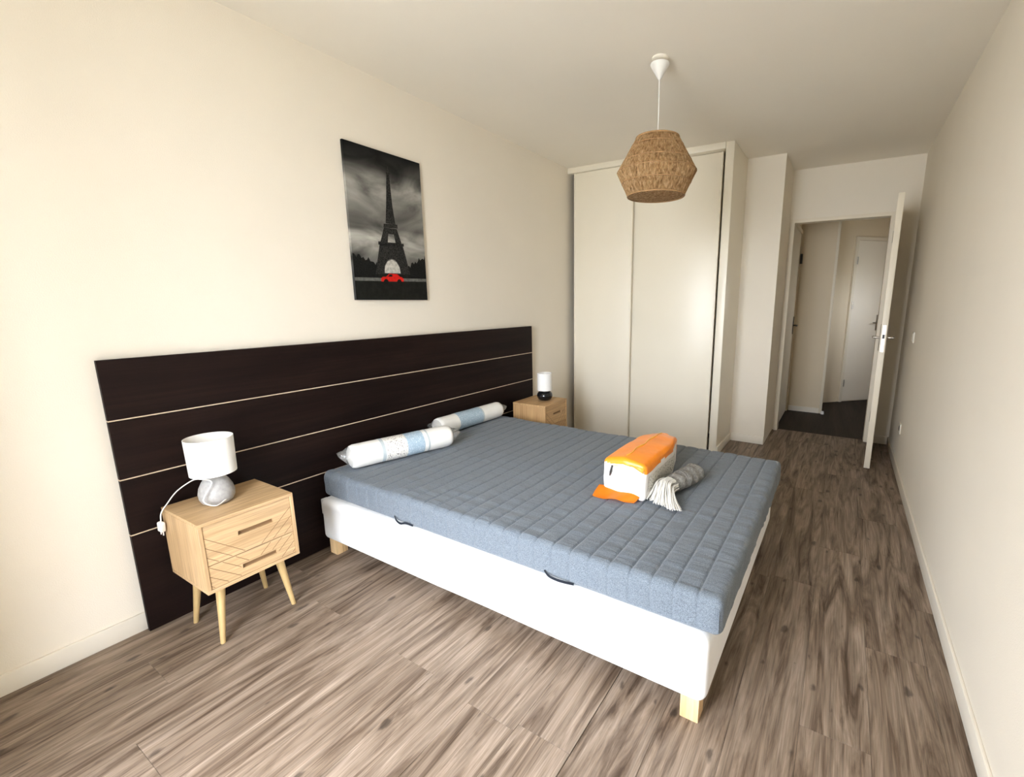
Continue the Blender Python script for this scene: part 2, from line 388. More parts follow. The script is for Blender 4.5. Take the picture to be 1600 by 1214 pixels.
ce = box('ceiling', -.1, W + .1, YB - .5, YD + .1, H, H + .08, 'ceiling'); st(ce, 'white painted bedroom ceiling', 'ceiling')
st(box('wall_left', -.1, 0, YB - .5, YD + .1, -.06, H, 'wall'), 'cream wall behind the headboard and tower picture', 'wall')
st(box('wall_right', W, W + .1, YB - .5, YD, -.06, H, 'wall'), 'bare cream wall along the aisle beside the bed', 'wall')
def wall_with_hole(name, x0, x1, y0, y1, hx0, hx1, hz0, hz1, mat, z0=-.06, z1=H):
    bm = bmesh.new()
    box_bm(x0, hx0, y0, y1, z0, z1, bm=bm); box_bm(hx1, x1, y0, y1, z0, z1, bm=bm); box_bm(hx0, hx1, y0, y1, hz1, z1, bm=bm)
    if hz0 > z0 + .001: box_bm(hx0, hx1, y0, y1, z0, hz0, bm=bm)
    return mesh_obj(name, bm, mat)
st(wall_with_hole('wall_near', 0, W, YB - .5, YB, WIN[0], WIN[1], WIN[2], WIN[3], 'wall'), 'cream wall with a tall french window opposite the bedroom door', 'wall')  # wall made extra deep so its reveals cut slanting daylight
# french window: fixed frame and two leaves folded open outwards leave the daylight unobstructed
wf = bmesh.new(); x0, x1, z0, z1 = WIN; yo = YB - .50
for a in ((x0, x0 + .05, z0, z1), (x1 - .05, x1, z0, z1)): box_bm(a[0], a[1], yo, yo + .06, a[2], a[3], bm=wf)
for a in ((z0, z0 + .04), (z1 - .05, z1)): box_bm(x0 + .05, x1 - .05, yo, yo + .06, a[0], a[1], bm=wf)
box_bm((x0 + x1) / 2 - .05, (x0 + x1) / 2 + .05, yo, yo + .06, z0 + .04, z1 - .05, bm=wf)
st(mesh_obj('window_1', wf, 'white_plastic'), 'white french window frame opposite the bedroom door', 'window')

st(box('floor_bounce_slab', -.8, W + .8, YB - 1.8, YB - .5, -.2, -.04, 'board'), 'unseen pale balcony slab added outside to bounce daylight into the room', 'balcony')  # unseen slab, added to bounce daylight up towards the ceiling
st(box('wall_partition', XJ0, XJ1, YW, YP + .12, -.06, H, 'gloss_white', bevel=.003), 'narrow white partition post at the right end of the sliding wardrobe', 'wall')
st(box('wall_pillar', XJ1, XP, YP, YD + .1, -.06, H, 'wall'), 'cream wall pillar between the wardrobe and the doorway', 'wall')
st(box('wall_closet', 0, XJ0, YP + .1, YP + .2, -.06, H, 'wall'), 'back wall inside the sliding wardrobe', 'wall')
st(wall_with_hole('wall_far', XP, W + .1, YD, YD + .10, DX0, DX1, -.06, DH, 'wall'), 'cream wall around the open bedroom doorway', 'wall')

# baseboards
def board(name, x0, x1, y0, y1, h, label):
    bm = box_bm(x0, x1, y0, y1, 0, h, bevel=.003, seg=2)
    return st(mesh_obj(name, bm, 'board', None, 40), label, 'baseboard')
board('baseboard_left', 0, .012, YB, .52, .075, 'white baseboard ending at the dark headboard')
board('baseboard_right', W - .012, W, YB, YD - .012, .075, 'white baseboard along the bare right-hand wall')
board('baseboard_partition', XJ1, XJ1 + .012, YW + .005, YP - .012, .075, 'short white baseboard beside the wardrobe partition')
board('baseboard_pillar', XJ1 + .012, XP, YP - .012, YP, .075, 'short white baseboard at the foot of the pillar')
board('baseboard_far', DX1 + .03, W - .012, YD - .012, YD, .075, 'short white baseboard behind the open door')

# door frame
fr = bmesh.new()
box_bm(DX0 - .002, DX0 + .03, YD - .018, YD + .10, 0, DH, bm=fr); box_bm(DX1 - .03, DX1 + .002, YD - .018, YD + .10, 0, DH, bm=fr)
box_bm(DX0 + .03, DX1 - .03, YD - .018, YD + .10, DH - .032, DH, bm=fr)
st(mesh_obj('trim_1', fr, 'door_white'), 'cream painted frame around the bedroom doorway', 'door frame')

# open bedroom door leaf: local x runs from hinge to free edge
hinge = Vector((2.640, 4.915, 0)); free = Vector((2.584, 4.085, 0)); dvec = free - hinge; ang = math.atan2(dvec.y, dvec.x); DL = dvec.length
leaf = mesh_obj('door_1', box_bm(0, DL, -.02, .02, .012, DH - .005, bevel=.002), 'door_white', None, 40, loc=hinge, rot=(0, 0, ang))
st(leaf, 'cream flush bedroom door standing open, seen on edge', 'door')
def lever(parent, x, z, side, y=.02, flip=-1):
    """lever handle on face side*y"""
    pl = mesh_obj('handle_plate', box_bm(x - .019, x + .019, min(side * y, side * (y + .006)), max(side * y, side * (y + .006)), z - .10, z + .10, bevel=.003), 'chrome', parent, 40)
    pts = bez([(x, side * (y + .004), z), (x, side * (y + .035), z), (x + flip * .012, side * (y + .045), z), (x + flip * .11, side * (y + .045), z)], 8)
    mesh_obj('handle_lever', tube_bm(pts, .008, 10), 'chrome', parent, 60)
lever(leaf, DL - .06, 1.035, 1); lever(leaf, DL - .06, 1.035, -1)
mesh_obj('lock_plate', box_bm(DL - .0005, DL + .0015, -.011, .011, .93, 1.13), 'chrome', leaf)
mesh_obj('latch', box_bm(DL, DL + .008, -.007, .007, 1.03, 1.06, bevel=.002), 'dark', leaf)
for z in (.25, 1.05, 1.85):
    mesh_obj('hinge', tube_bm([(-.004, -.024, z - .05), (-.004, -.024, z + .05)], .007, 10), 'chrome', leaf, 60)

# ------------------------------------------------------------------ hallway beyond the door
HX, HY = 1.80, 5.96
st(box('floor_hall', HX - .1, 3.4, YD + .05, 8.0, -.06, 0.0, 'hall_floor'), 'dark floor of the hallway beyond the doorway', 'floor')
st(box('ceiling_hall', HX - .1, 3.5, YD + .10, 8.0, H, H + .08, 'ceiling'), 'hallway ceiling beyond the doorway', 'ceiling')
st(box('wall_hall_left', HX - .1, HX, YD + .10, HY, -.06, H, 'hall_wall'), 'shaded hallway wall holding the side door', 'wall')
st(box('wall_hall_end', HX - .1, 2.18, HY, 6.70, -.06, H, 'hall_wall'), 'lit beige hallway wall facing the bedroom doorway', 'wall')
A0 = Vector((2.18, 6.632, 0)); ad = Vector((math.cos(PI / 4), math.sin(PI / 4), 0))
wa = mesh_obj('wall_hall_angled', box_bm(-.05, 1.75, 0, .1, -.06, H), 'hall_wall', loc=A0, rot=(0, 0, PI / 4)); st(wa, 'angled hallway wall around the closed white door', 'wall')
xr = 3.30
bm = bmesh.new()
box_bm(xr, xr + .1, YD + .1, HW[0], -.06, H, bm=bm); box_bm(xr, xr + .1, HW[1], 8, -.06, H, bm=bm)
box_bm(xr, xr + .1, HW[0], HW[1], -.06, HW[2], bm=bm); box_bm(xr, xr + .1, HW[0], HW[1], HW[3], H, bm=bm)
st(mesh_obj('wall_hall_right', bm, 'hall_wall'), 'unseen hallway wall with a small opening added to let daylight in', 'wall')
st(box('wall_hall_near', W + .1, xr, YD, YD + .10, -.06, H, 'hall_wall'), 'hallway wall continuing past the bedroom wall', 'wall')
st(box('trim_2', 2.165, 2.192, HY - .012, HY + .02, 0, H - .005, 'door_white', bevel=.002), 'white corner strip on the hallway wall edge', 'corner strip')
st(box('baseboard_hall', HX + .03, 2.16, HY - .012, HY, 0, .06, 'board'), 'white baseboard of the lit hallway wall', 'baseboard')
# closed door on the angled wall (local frame of that wall)
t2 = bmesh.new(); d0, d1 = .27, 1.10
box_bm(d0 - .035, d0, -.022, 0, 0, 2.085, bm=t2); box_bm(d1, d1 + .035, -.022, 0, 0, 2.085, bm=t2); box_bm(d0, d1, -.022, 0, 2.045, 2.085, bm=t2)
o = mesh_obj('trim_3', t2, 'door_white', loc=A0, rot=(0, 0, PI / 4)); st(o, 'white frame of the closed hallway door', 'door frame')
d2 = mesh_obj('door_2', box_bm(d0 + .003, d1 - .003, -.012, -.0005, .012, 2.042), 'hall_door', loc=A0, rot=(0, 0, PI / 4)); st(d2, 'closed white flush door at the end of the hallway', 'door')
lever(d2, d0 + .43, 1.03, -1, y=.012)
for z in (.25, 1.25, 1.80):
    mesh_obj('hinge', tube_bm([(d0 + .002, -.024, z - .045), (d0 + .002, -.024, z + .045)], .008, 10), 'chrome', d2, 60)
# side door in the hall's left wall
t3 = bmesh.new()
box_bm(HX, HX + .022, 5.10, 5.135, 0, 2.085, bm=t3); box_bm(HX, HX + .022, 5.90, 5.935, 0, 2.085, bm=t3); box_bm(HX, HX + .022, 5.135, 5.90, 2.045, 2.085, bm=t3)
st(mesh_obj('trim_4', t3, 'door_white'), 'frame of the side door in the shaded hallway wall', 'door frame')
d3 = box('door_3', HX + .0005, HX + .012, 5.138, 5.897, .012, 2.042, 'door_white'); st(d3, 'closed side door in the shaded hallway wall', 'door')
hb = mesh_obj('handle_plate', box_bm(HX + .012, HX + .018, 5.80, 5.84, .93, 1.13, bevel=.003), 'dark', d3, 40)
mesh_obj('handle_lever', tube_bm(bez([(HX + .016, 5.82, 1.03), (HX + .05, 5.82, 1.03), (HX + .057, 5.80, 1.03), (HX + .057, 5.71, 1.03)], 8), .008, 10), 'dark', d3, 60)
mesh_obj('hinge', box_bm(HX + .02, HX + .045, 5.885, 5.905, 1.72, 1.83, bevel=.004), 'dark', d3, 40)
ds = mesh_obj('door_stop', lathe_bm([(0, 0), (.018, 0), (.018, .02), (.014, .034), (0, .036)], 20), 'white_plastic', None, 40, loc=(2.20, 5.93, 0))
tag(ds, 'small white round door stop on the dark hallway floor', 'door stop')

# switch and socket on the right-hand wall
def plate(name, y, z, label, cat, hole):
    t = empty(name, (W, y, z)); tag(t, label, cat)
    mesh_obj('cover_plate', box_bm(-.008, 0, -.04, .04, -.04, .04, bevel=.003), 'board', t, 40)
    if hole:
        mesh_obj('socket_well', lathe_bm([(0, 0), (.02, 0), (.02, .002), (0, .002)], 24), 'dark', t, 40, loc=(-.0082, 0, 0), rot=(0, -PI / 2, 0))
    else: mesh_obj('rocker', box_bm(-.012, -.008, -.022, .022, -.028, .028, bevel=.002), 'board', t, 40)
plate('light_switch', 4.19, 1.04, 'small white light switch on the bare wall near the open door', 'light switch', False)
plate('wall_socket', 4.22, .333, 'small white power socket low on the bare wall near the open door', 'socket', True)

# ------------------------------------------------------------------ sliding wardrobe
wd = empty('sliding_wardrobe', (0, YW, 0)); tag(wd, 'tall cream sliding-door wardrobe behind the far bedside table', 'wardrobe')
def wpart(name, x0, x1, y0, y1, z0, z1, mat, parent=wd, bevel=.0015): return mesh_obj(name, box_bm(x0, x1, y0, y1, z0, z1, bevel), mat, parent, 40)
wpart('top_track', .0005, XJ0 - .0005, -.01, .10, 2.452, H - .0005, 'gloss_white')
wpart('bottom_track', .0005, XJ0 - .0005, .005, .095, .0005, .012, 'chrome')
def sdoor(x0, x1, y):
    d = wpart('sliding_door', x0 + .012, x1 - .012, y, y + .018, .02, 2.45, 'gloss_white')
    wpart('edge_profile', x0, x0 + .0125, y - .006, y + .024, .015, 2.451, 'gloss_white', d)
    wpart('edge_profile', x1 - .0125, x1, y - .006, y + .024, .015, 2.451, 'gloss_white', d)
    return d
sdoor(.058, .648, .014); sdoor(.622, 1.386, .058)

# ------------------------------------------------------------------ headboard
hbd = empty('headboard', (0, 0, 0)); tag(hbd, 'long dark brown wood headboard with three pale inlay lines', 'headboard')
hy0, hy1 = .509, 3.150
box('back_board', .0135, .022, hy0 + .003, hy1 - .003, .002, 1.094, 'dark_wood', hbd)
zl = [0.001, .418, .643, .872, 1.097]
for a, b in zip(zl, zl[1:]):
    box('panel', .022, .040, hy0, hy1, a + (.0025 if a > .01 else 0), b - (.0025 if b < 1.09 else 0), 'dark_wood', hbd, bevel=.001, seg=1)
for z in zl[1:4]:
    box('inlay_strip', .022, .0405, hy0, hy1, z - .002, z + .002, 'inlay', hbd)

# ------------------------------------------------------------------ picture
pc = empty('picture', (.004, 1.5582, 1.3121)); tag(pc, 'black and white tower canvas print with small red car', 'picture')
PWd, PHt = .498, .811
box_ = mesh_obj('canvas', box_bm(0, .016, 0, PWd, 0, PHt, bevel=.001, seg=1), 'print_sky', pc)
def flat(name, polys, mat, off):
    """flat printed shapes on the canvas face, given in 0..1 picture coordinates"""
    bm = bmesh.new()
    for poly in polys:
        bm.faces.new([bm.verts.new((.016 + off, u * PWd, v * PHt)) for u, v in poly])
    o = mesh_obj(name, bm, mat, box_)
    return o
ground = [[(.004, .003), (.996, .003), (.996, .19), (.004, .18)]]
def trees(u0, u1, h0, h1, n):
    top = []
    for i in range(n + 1):
        t = i / n; top.append((u0 + (u1 - u0) * t, h0 + (h1 - h0) * t + .012 * math.sin(i * 2.3) + .008 * math.sin(i * 5.1)))
    return [[(top[i][0], .15), (top[i + 1][0], .15), top[i + 1], top[i]] for i in range(n)]
flat('print_lawn', ground, 'print_ground', .0003)
flat('print_road', [[(.004, .127), (.996, .140), (.996, .162), (.004, .149)]], 'print_grey', .0005)
flat('print_tree_line', trees(.004, .30, .305, .25, 14), 'print_black', .0004)
flat('print_tree_line', trees(.72, .996, .245, .325, 14), 'print_black', .0004)
def arch(n=14):
    polys = []
    # left/right legs and the web above the arch, sampled by width
    cx, r, zc = .50, .115, .185
    for i in range(n):
        a0, a1 = PI * i / n, PI * (i + 1) / n
        p0, p1 = (cx - r * math.cos(a0), zc + .105 * math.sin(a0)), (cx - r * math.cos(a1), zc + .105 * math.sin(a1))
        def outer(p):
            t = (p[0] - (cx - r)) / (2 * r); return (.352 + (.67 - .352) * t, .385)
        polys.append([p0, p1, outer(p1), outer(p0)])
    polys.append([(.269, .176), (.385, .185), (.385, .19), (.352, .385)])
    polys.append([(.615, .19), (.615, .185), (.753, .186), (.67, .385)])
    return polys
tw = arch()
tw += [[(.335, .378), (.685, .385), (.685, .405), (.335, .40)]]                                    # first deck
tw += [[(.365, .40), (.462, .40), (.478, .46), (.425, .50)], [(.570, .40), (.655, .40), (.60, .50), (.552, .46)],
       [(.425, .50), (.478, .46), (.552, .46), (.60, .50)]]
tw += [[(.420, .50), (.612, .505), (.612, .532), (.425, .525)]]                                    # second deck
tw += [[(.452, .53), (.585, .53), (.560, .66), (.478, .66)], [(.478, .66), (.560, .66), (.550, .80), (.500, .80)],
       [(.500, .80), (.550, .80), (.545, .87), (.512, .87)], [(.505, .862), (.558, .862), (.558, .878), (.505, .878)],
       [(.518, .878), (.545, .878), (.536, .912), (.530, .912)]]
flat('print_tower', tw, 'print_tower', .0006)
flat('print_archway', [[(.39, .188), (.61, .192), (.60, .235), (.56, .27), (.5, .285), (.44, .27), (.40, .235)]], 'print_light', .0004)
car = [[(.335, .128), (.645, .134), (.650, .152), (.62, .166), (.36, .162), (.335, .150)], [(.40, .162), (.60, .166), (.56, .186), (.45, .186)]]
flat('print_car', car, 'print_red', .0008)
def disc(u, v, r): return [(u + r * math.cos(2 * PI * i / 12), v + r * .62 * math.sin(2 * PI * i / 12)) for i in range(12)]
for pz in (disc(.40, .128, .032), disc(.585, .131, .032)): flat('print_wheel', [pz], 'print_black', .0009)
flat('print_car_window', [[(.43, .165), (.49, .165), (.49, .180), (.455, .180)]], 'print_black', .0009)

# ------------------------------------------------------------------ bed base
bx0, bx1, by0, by1, bz0, bz1 = .065, 2.070, 1.215, 2.615, .075, .303
bb = empty('bed_base', ((bx0 + bx1) / 2, (by0 + by1) / 2, 0)); tag(bb, 'white fabric covered bed base on short pine legs', 'bed base')
ox, oy = bb.location.x, bb.location.y
def base_disp(p, n):
    if n.z > .3: return 0.0
    return .0015 * noise.noise(Vector((p.x * 3, p.y * 3, p.z * 5)))
bm = grid_box_bm(lin(bx0 - ox, bx1 - ox, 40, .035), lin(by0 - oy, by1 - oy, 30, .035), lin(bz0, bz1, 6, .035), .034, base_disp)
mesh_obj('box_cover', bm, 'white_fabric', bb, 'full')
for sx_ in (0, 1):
    for sy_ in (0, 1):
        lx = (bx1 - .080 if sx_ else bx0 + .035); ly = (by1 - .22 if sy_ else by0 + .012)
        if sy_ and sx_: lx -= .06
        mesh_obj('leg', box_bm(lx - ox, lx + .06 - ox, ly - oy, ly + .06 - oy, 0, bz0 + .02, bevel=.003), 'pine', bb, 40)
mesh_obj('seam', tube_bm([(bx1 - .036 - ox, by0 - .0005 - oy, bz0 + .03), (bx1 - .036 - ox, by0 - .0005 - oy, bz1 - .03)], .0012, 6), 'white_fabric', bb, 60)
mesh_obj('corner_bracket', box_bm(bx0 - .024 - ox, bx0 + .004 - ox, by0 + .02 - oy, by0 + .055 - oy, .20, .285, bevel=.006), 'white_plastic', bb, 40)

# ------------------------------------------------------------------ mattress
mx0, mx1, my0, my1, mz0, mz1 = .058, 2.100, 1.246, 2.648, .3035, .437
mt = empty('mattress', ((mx0 + mx1) / 2, (my0 + my1) / 2, mz0)); tag(mt, 'blue-grey quilted mattress lying on the white bed base', 'mattress')
ox, oy = mt.location.x, mt.location.y
SP = .0758; seams = [x for x in [.202 + SP * k for k in range(-1, 25)] if mx0 + .03 < x < mx1 - .03]
xsamp = set(lin(mx0, mx1, 30, .03, 6))
for s in seams:
    for d in (-.03, -.018, -.010, -.005, -.0022, 0, .0022, .005, .010, .018, .03): xsamp.add(round(s + d, 5))
xsamp = [x - ox for x in sorted(v for v in xsamp if mx0 <= v <= mx1)]
def quilt(p, n):
    X = p.x + ox
    if n.z < -.3: return 0.0
    d = min(abs(X - s) for s in seams)
    v = -.0050 * math.exp(-(d / .004) ** 2) - .0010 * math.exp(-(d / .016) ** 2)
    side = 1 - abs(n.z)
    if n.x > .7: v *= .1
    v *= (1 - .55 * side * (1 if abs(n.y) > .5 else 0))
    v += .0050 * noise.noise(Vector((p.x * 7, p.y * 26, p.z * 20))) * math.exp(-(max(0, .02 - d) / .02) * .8)
    v += .004 * noise.noise(Vector((p.x * 2.2, p.y * 2.2, 3)))
    return v
bm = grid_box_bm(xsamp, [y - oy for y in lin(my0, my1, 190, .03, 6)], lin(0, mz1 - mz0, 8, .03, 6), .029, quilt)
mesh_obj('quilted_cover', bm, 'mattress', mt, 'full')
for a, b, sag in ((.62, .745, .012), (1.455, 1.585, .004)):
    pts = bez([(a - ox, my0 + .003 - oy, .030), (a + .03 - ox, my0 - .012 - oy, .022), ((a + b) / 2 - ox, my0 - .016 - oy, .022 - sag * .6), (b - .03 - ox, my0 - .012 - oy, .016 + sag * .6), (b - ox, my0 + .003 - oy, .012)], 6)
    bm = bmesh.new()
    A_ = [bm.verts.new((p.x, p.y, p.z + .0045)) for p in pts]; B_ = [bm.verts.new((p.x, p.y - .003, p.z - .0045)) for p in pts]
    for i in range(len(pts) - 1): bm.faces.new((A_[i], A_[i + 1], B_[i + 1], B_[i]))
    bmesh.ops.solidify(bm, geom=bm.faces[:], thickness=.002)
    mesh_obj('handle_strap', bm, 'handle_strap', mt, 40)
mesh_obj('zip_seam', tube_bm([(mx1 - .012 - ox, my0 + .004 - oy, .02), (mx1 - .012 - ox, my0 + .002 - oy, mz1 - mz0 - .04)], .0015, 6), 'mattress', mt, 60)

# ------------------------------------------------------------------ bedside tables
ND, NW, NZB, NZT = .304, .333, .237, .516
def nightstand(loc, rz, wood_m, label):
    """local +x is the drawer front"""
    t = empty('bedside_table', loc, rz); tag(t, label, 'bedside table', 'pair of wooden bedside tables')
    hd, hw = ND / 2, NW / 2; pt = .013
    def b(name, x0, x1, y0, y1, z0, z1, parent=t, m=wood_m, bevel=.001): return mesh_obj(name, box_bm(x0, x1, y0, y1, z0, z1, bevel, 1), m, parent, 40)
    b('top_panel', -hd, hd, -hw, hw, NZT - pt, NZT)
    b('bottom_panel', -hd, hd, -hw, hw, NZB, NZB + pt)
    b('side_panel', -hd, hd, -hw, -hw + pt, NZB + pt, NZT - pt, m=wood_m + '_side'); b('side_panel', -hd, hd, hw - pt, hw, NZB + pt, NZT - pt, m=wood_m + '_side')
    b('back_panel', -hd, -hd + .006, -hw + pt, hw - pt, NZB + pt, NZT - pt)
    zs = .345
    fx = hd - .004
    for z0, z1, zh in ((zs + .0015, NZT - pt - .0015, .4285), (NZB + pt + .0015, zs - .0015, .2895)):
        # front board with a real slot for the finger pull: four boxes around the opening
        bm = bmesh.new(); y0, y1 = -hw + pt + .0015, hw - pt - .0015; ha, hb_ = -.056 + .012, .082 - .012 + .012; q0, q1 = zh - .0085, zh + .0085
        for c in ((y0, ha, z0, z1), (hb_, y1, z0, z1), (ha, hb_, z0, q0), (ha, hb_, q1, z1)):
            box_bm(fx - .016, fx, c[0], c[1], c[2], c[3], bm=bm)
        bmesh.ops.remove_doubles(bm, verts=bm.verts, dist=1e-6)
        d = mesh_obj('drawer', bm, wood_m, t)
        mesh_obj('finger_pull', box_bm(fx - .0155, fx - .010, ha, hb_, q0, q1), 'groove', d)
        # chevron grooves
        g = .0015
        for k in range(7):
            for sgn in (-1, 1):
                ys, zz = sgn * (hw - pt - .002), .457 - .0385 * k
                u0 = 0.0; pts = []
                for i in range(61):
                    u = i * .0026; Y, Z = ys - sgn * u, zz - u * .88
                    ok = z0 + .002 < Z < z1 - .002 and not (ha - .006 < Y < hb_ + .006 and q0 - .006 < Z < q1 + .006) and u < .15 and sgn * Y > .012
                    if ok: pts.append((Y, Z))
                    elif pts: break
                if len(pts) > 3:
                    (Ya, Za), (Yb, Zb) = pts[0], pts[-1]
                    bm = bmesh.new(); q = [bm.verts.new(v) for v in ((fx + .0002, Ya, Za + g), (fx + .0002, Yb, Zb + g), (fx + .0002, Yb, Zb - g), (fx + .0002, Ya, Za - g))]
                    bm.faces.new(q); mesh_obj('chevron_groove', bm, 'groove', d)
    for a in (-1, 1):
        for c in (-1, 1):
            top = Vector((a * .094, c * .106, NZB + .001)); bot = Vector((a * .115, c * .134, .0))
            prof = [(0.0, 0), (.0085, 0), (.016, 1), (0, 1)]
            bm = bmesh.new(); seg = 16; rings = []
            for r, h in ((.0085, 0), (.0165, 1)):
                ctr = bot.lerp(top, h); rings.append([bm.verts.new(ctr + Vector((r * math.cos(2 * PI * i / seg), r * math.sin(2 * PI * i / seg), 0))) for i in range(seg)])
            for i in range(seg): bm.faces.new((rings[0][i], rings[0][(i + 1) % seg], rings[1][(i + 1) % seg], rings[1][i]))
            bm.faces.new(rings[0][::-1]); bm.faces.new(rings[1])
            mesh_obj('leg', bm, 'brass_leg', t, 50)
    return t
nightstand((.246, .763, 0), .013, 'oak', 'light oak bedside table with chevron grooves under the grey-based lamp')
nightstand((.262, 2.945, 0), .03, 'oak_far', 'oak bedside table beside the wardrobe under the black-based lamp')

# ------------------------------------------------------------------ table lamps
def shade(t, r0, r1, z0, z1):
    th = .0022
    bm = lathe_bm([(r0, z0), (r1, z1), (r1 - th, z1), (r0 - th, z0), (r0, z0)], 64)
    s = mesh_obj('lamp_shade', bm, 'shade_white', t, 40)
    for k in range(3):
        bm = bmesh.new(); a = 2 * PI * k / 3; tube_bm([(.014 * math.cos(a), .014 * math.sin(a), z0 + .03), ((r0 - th) * math.cos(a), (r0 - th) * math.sin(a), z0 + .018)], .0012, 6, bm=bm)
        mesh_obj('spider_arm', bm, 'white_plastic', s, 60)
    mesh_obj('bulb_socket', lathe_bm([(0, z0 - .02), (.015, z0 - .02), (.015, z0 + .045), (.011, z0 + .05), (0, z0 + .05)], 24), 'white_plastic', t, 40)
lp = empty('table_lamp', (.226, .734, NZT)); tag(lp, 'white drum table lamp with grey stone-look base and loose cord', 'lamp', 'bedside lamps')
pr = [(0, 0), (.040, 0), (.050, .006), (.058, .022), (.060, .042), (.055, .066), (.045, .088), (.034, .104), (.024, .113), (.018, .116), (0, .116)]
mesh_obj('lamp_base', lathe_bm(pr, 48), 'cement', lp, 60)
shade(lp, .076, .079, .124, .268)
cord_pts = bez([(.052, .012, .020), (.070, -.035, .012), (.052, -.064, .040), (.052, -.030, .100), (.018, -.045, .112), (-.030, -.060, .104), (-.070, -.100, .066), (-.095, -.128, .020), (-.098, -.150, -.012), (-.098, -.156, -.050)], 14)
cd = mesh_obj('cord', tube_bm(cord_pts, .0022, 8), 'white_plastic', lp, 60)
bm = box_bm(-.012, .012, -.008, .008, -.042, 0, bevel=.004)
for s in (-1, 1): tube_bm([(s * .006, 0, -.04), (s * .006, 0, -.060)], .002, 8, bm=bm)
pg = mesh_obj('plug', bm, 'white_plastic', lp, 40, loc=(-.098, -.156, -.048), rot=(.12, .25, .3))

lf = empty('table_lamp', (.285, 2.975, NZT)); tag(lf, 'small white table lamp with glossy black round base', 'lamp', 'bedside lamps')
pr = [(0, 0), (.034, 0), (.050, .008), (.061, .026), (.063, .040), (.058, .058), (.044, .072), (.026, .079), (0, .080)]
mesh_obj('lamp_base', lathe_bm(pr, 48), 'black_ceramic', lf, 60)
shade(lf, .060, .058, .082, .222)

# ------------------------------------------------------------------ pendant lamp
pd = empty('pendant_lamp', (1.404, 2.397, H)); tag(pd, 'woven jute pendant lamp hanging from a white ceiling cone', 'pendant lamp')
mesh_obj('ceiling_cone', lathe_bm([(0, -.034), (.043, -.034), (.047, -.028), (.048, -.032), (.044, -.040), (.009, -.096), (.005, -.101), (0, -.101)], 40), 'white_plastic', pd, 50)
mesh_obj('ceiling_hook', tube_bm(bez([(0, 0, -.0005), (.002, 0, -.018), (.010, .004, -.028), (.004, .006, -.036)], 6), .003, 8), 'chrome', pd, 60)
mesh_obj('ceiling_plate', lathe_bm([(0, -.0005), (.040, -.0005), (.040, -.006), (.036, -.009), (0, -.009)], 32), 'ceiling', pd, 40)
mesh_obj('cable', tube_bm([(0, 0, -.10), (.002, 0, -.25), (0, 0, -.40)], .0028, 8), 'white_plastic', pd, 60)
def shade_prof():
    pts = []
    for (r0, z0), (r1, z1), n in (((.108, -.372), (.203, -.536), 12), ((.203, -.536), (.146, -.652), 9)):
        for i in range(n): pts.append((r0 + (r1 - r0) * i / n, z0 + (z1 - z0) * i / n))
    pts.append((.146, -.652)); return pts
NSTR = 150
rj = {}
def strand(a, z):
    k = round(a / (2 * PI) * NSTR * 4)
    return .0020 * (1 if k % 4 in (1, 2) else -.6) + .0014 * noise.noise(Vector((math.cos(a) * 14, math.sin(a) * 14, z * 25)))
outer = shade_prof()
bm = lathe_bm(outer + [(r - .006, z) for r, z in reversed(outer)] + [outer[0]], NSTR * 4, rfun=strand)
bmesh.ops.remove_doubles(bm, verts=bm.verts, dist=1e-6)
sh = mesh_obj('woven_shade', bm, 'jute', pd)
bm = lathe_bm([(0, -.660), (.05, -.660), (.10, -.658), (.143, -.652), (.143, -.648), (.10, -.654), (0, -.656)], 96)
mesh_obj('bottom_panel', bm, 'jute', pd)
for r, z, w in ((.109, -.372, .0045), (.133, -.412, .0022), (.176, -.487, .0022), (.204, -.536, .002), (.178, -.590, .0022), (.147, -.652, .0045)):
    bm = tube_bm([(r * math.cos(2 * PI * i / 48), r * math.sin(2 * PI * i / 48), z) for i in range(49)], w, 6, cap=False)
    mesh_obj('hoop', bm, 'jute_ring', sh, 60)
for k in range(3):
    bm = bmesh.new(); a = 2 * PI * k / 3; tube_bm([(0, 0, -.40), (.108 * math.cos(a), .108 * math.sin(a), -.374)], .002, 6, bm=bm)
    mesh_obj('spider_arm', bm, 'white_plastic', sh, 60)
mesh_obj('bulb_socket', lathe_bm([(0, -.385), (.018, -.385), (.02, -.44), (.016, -.45), (0, -.45)], 24), 'white_plastic', pd, 40)

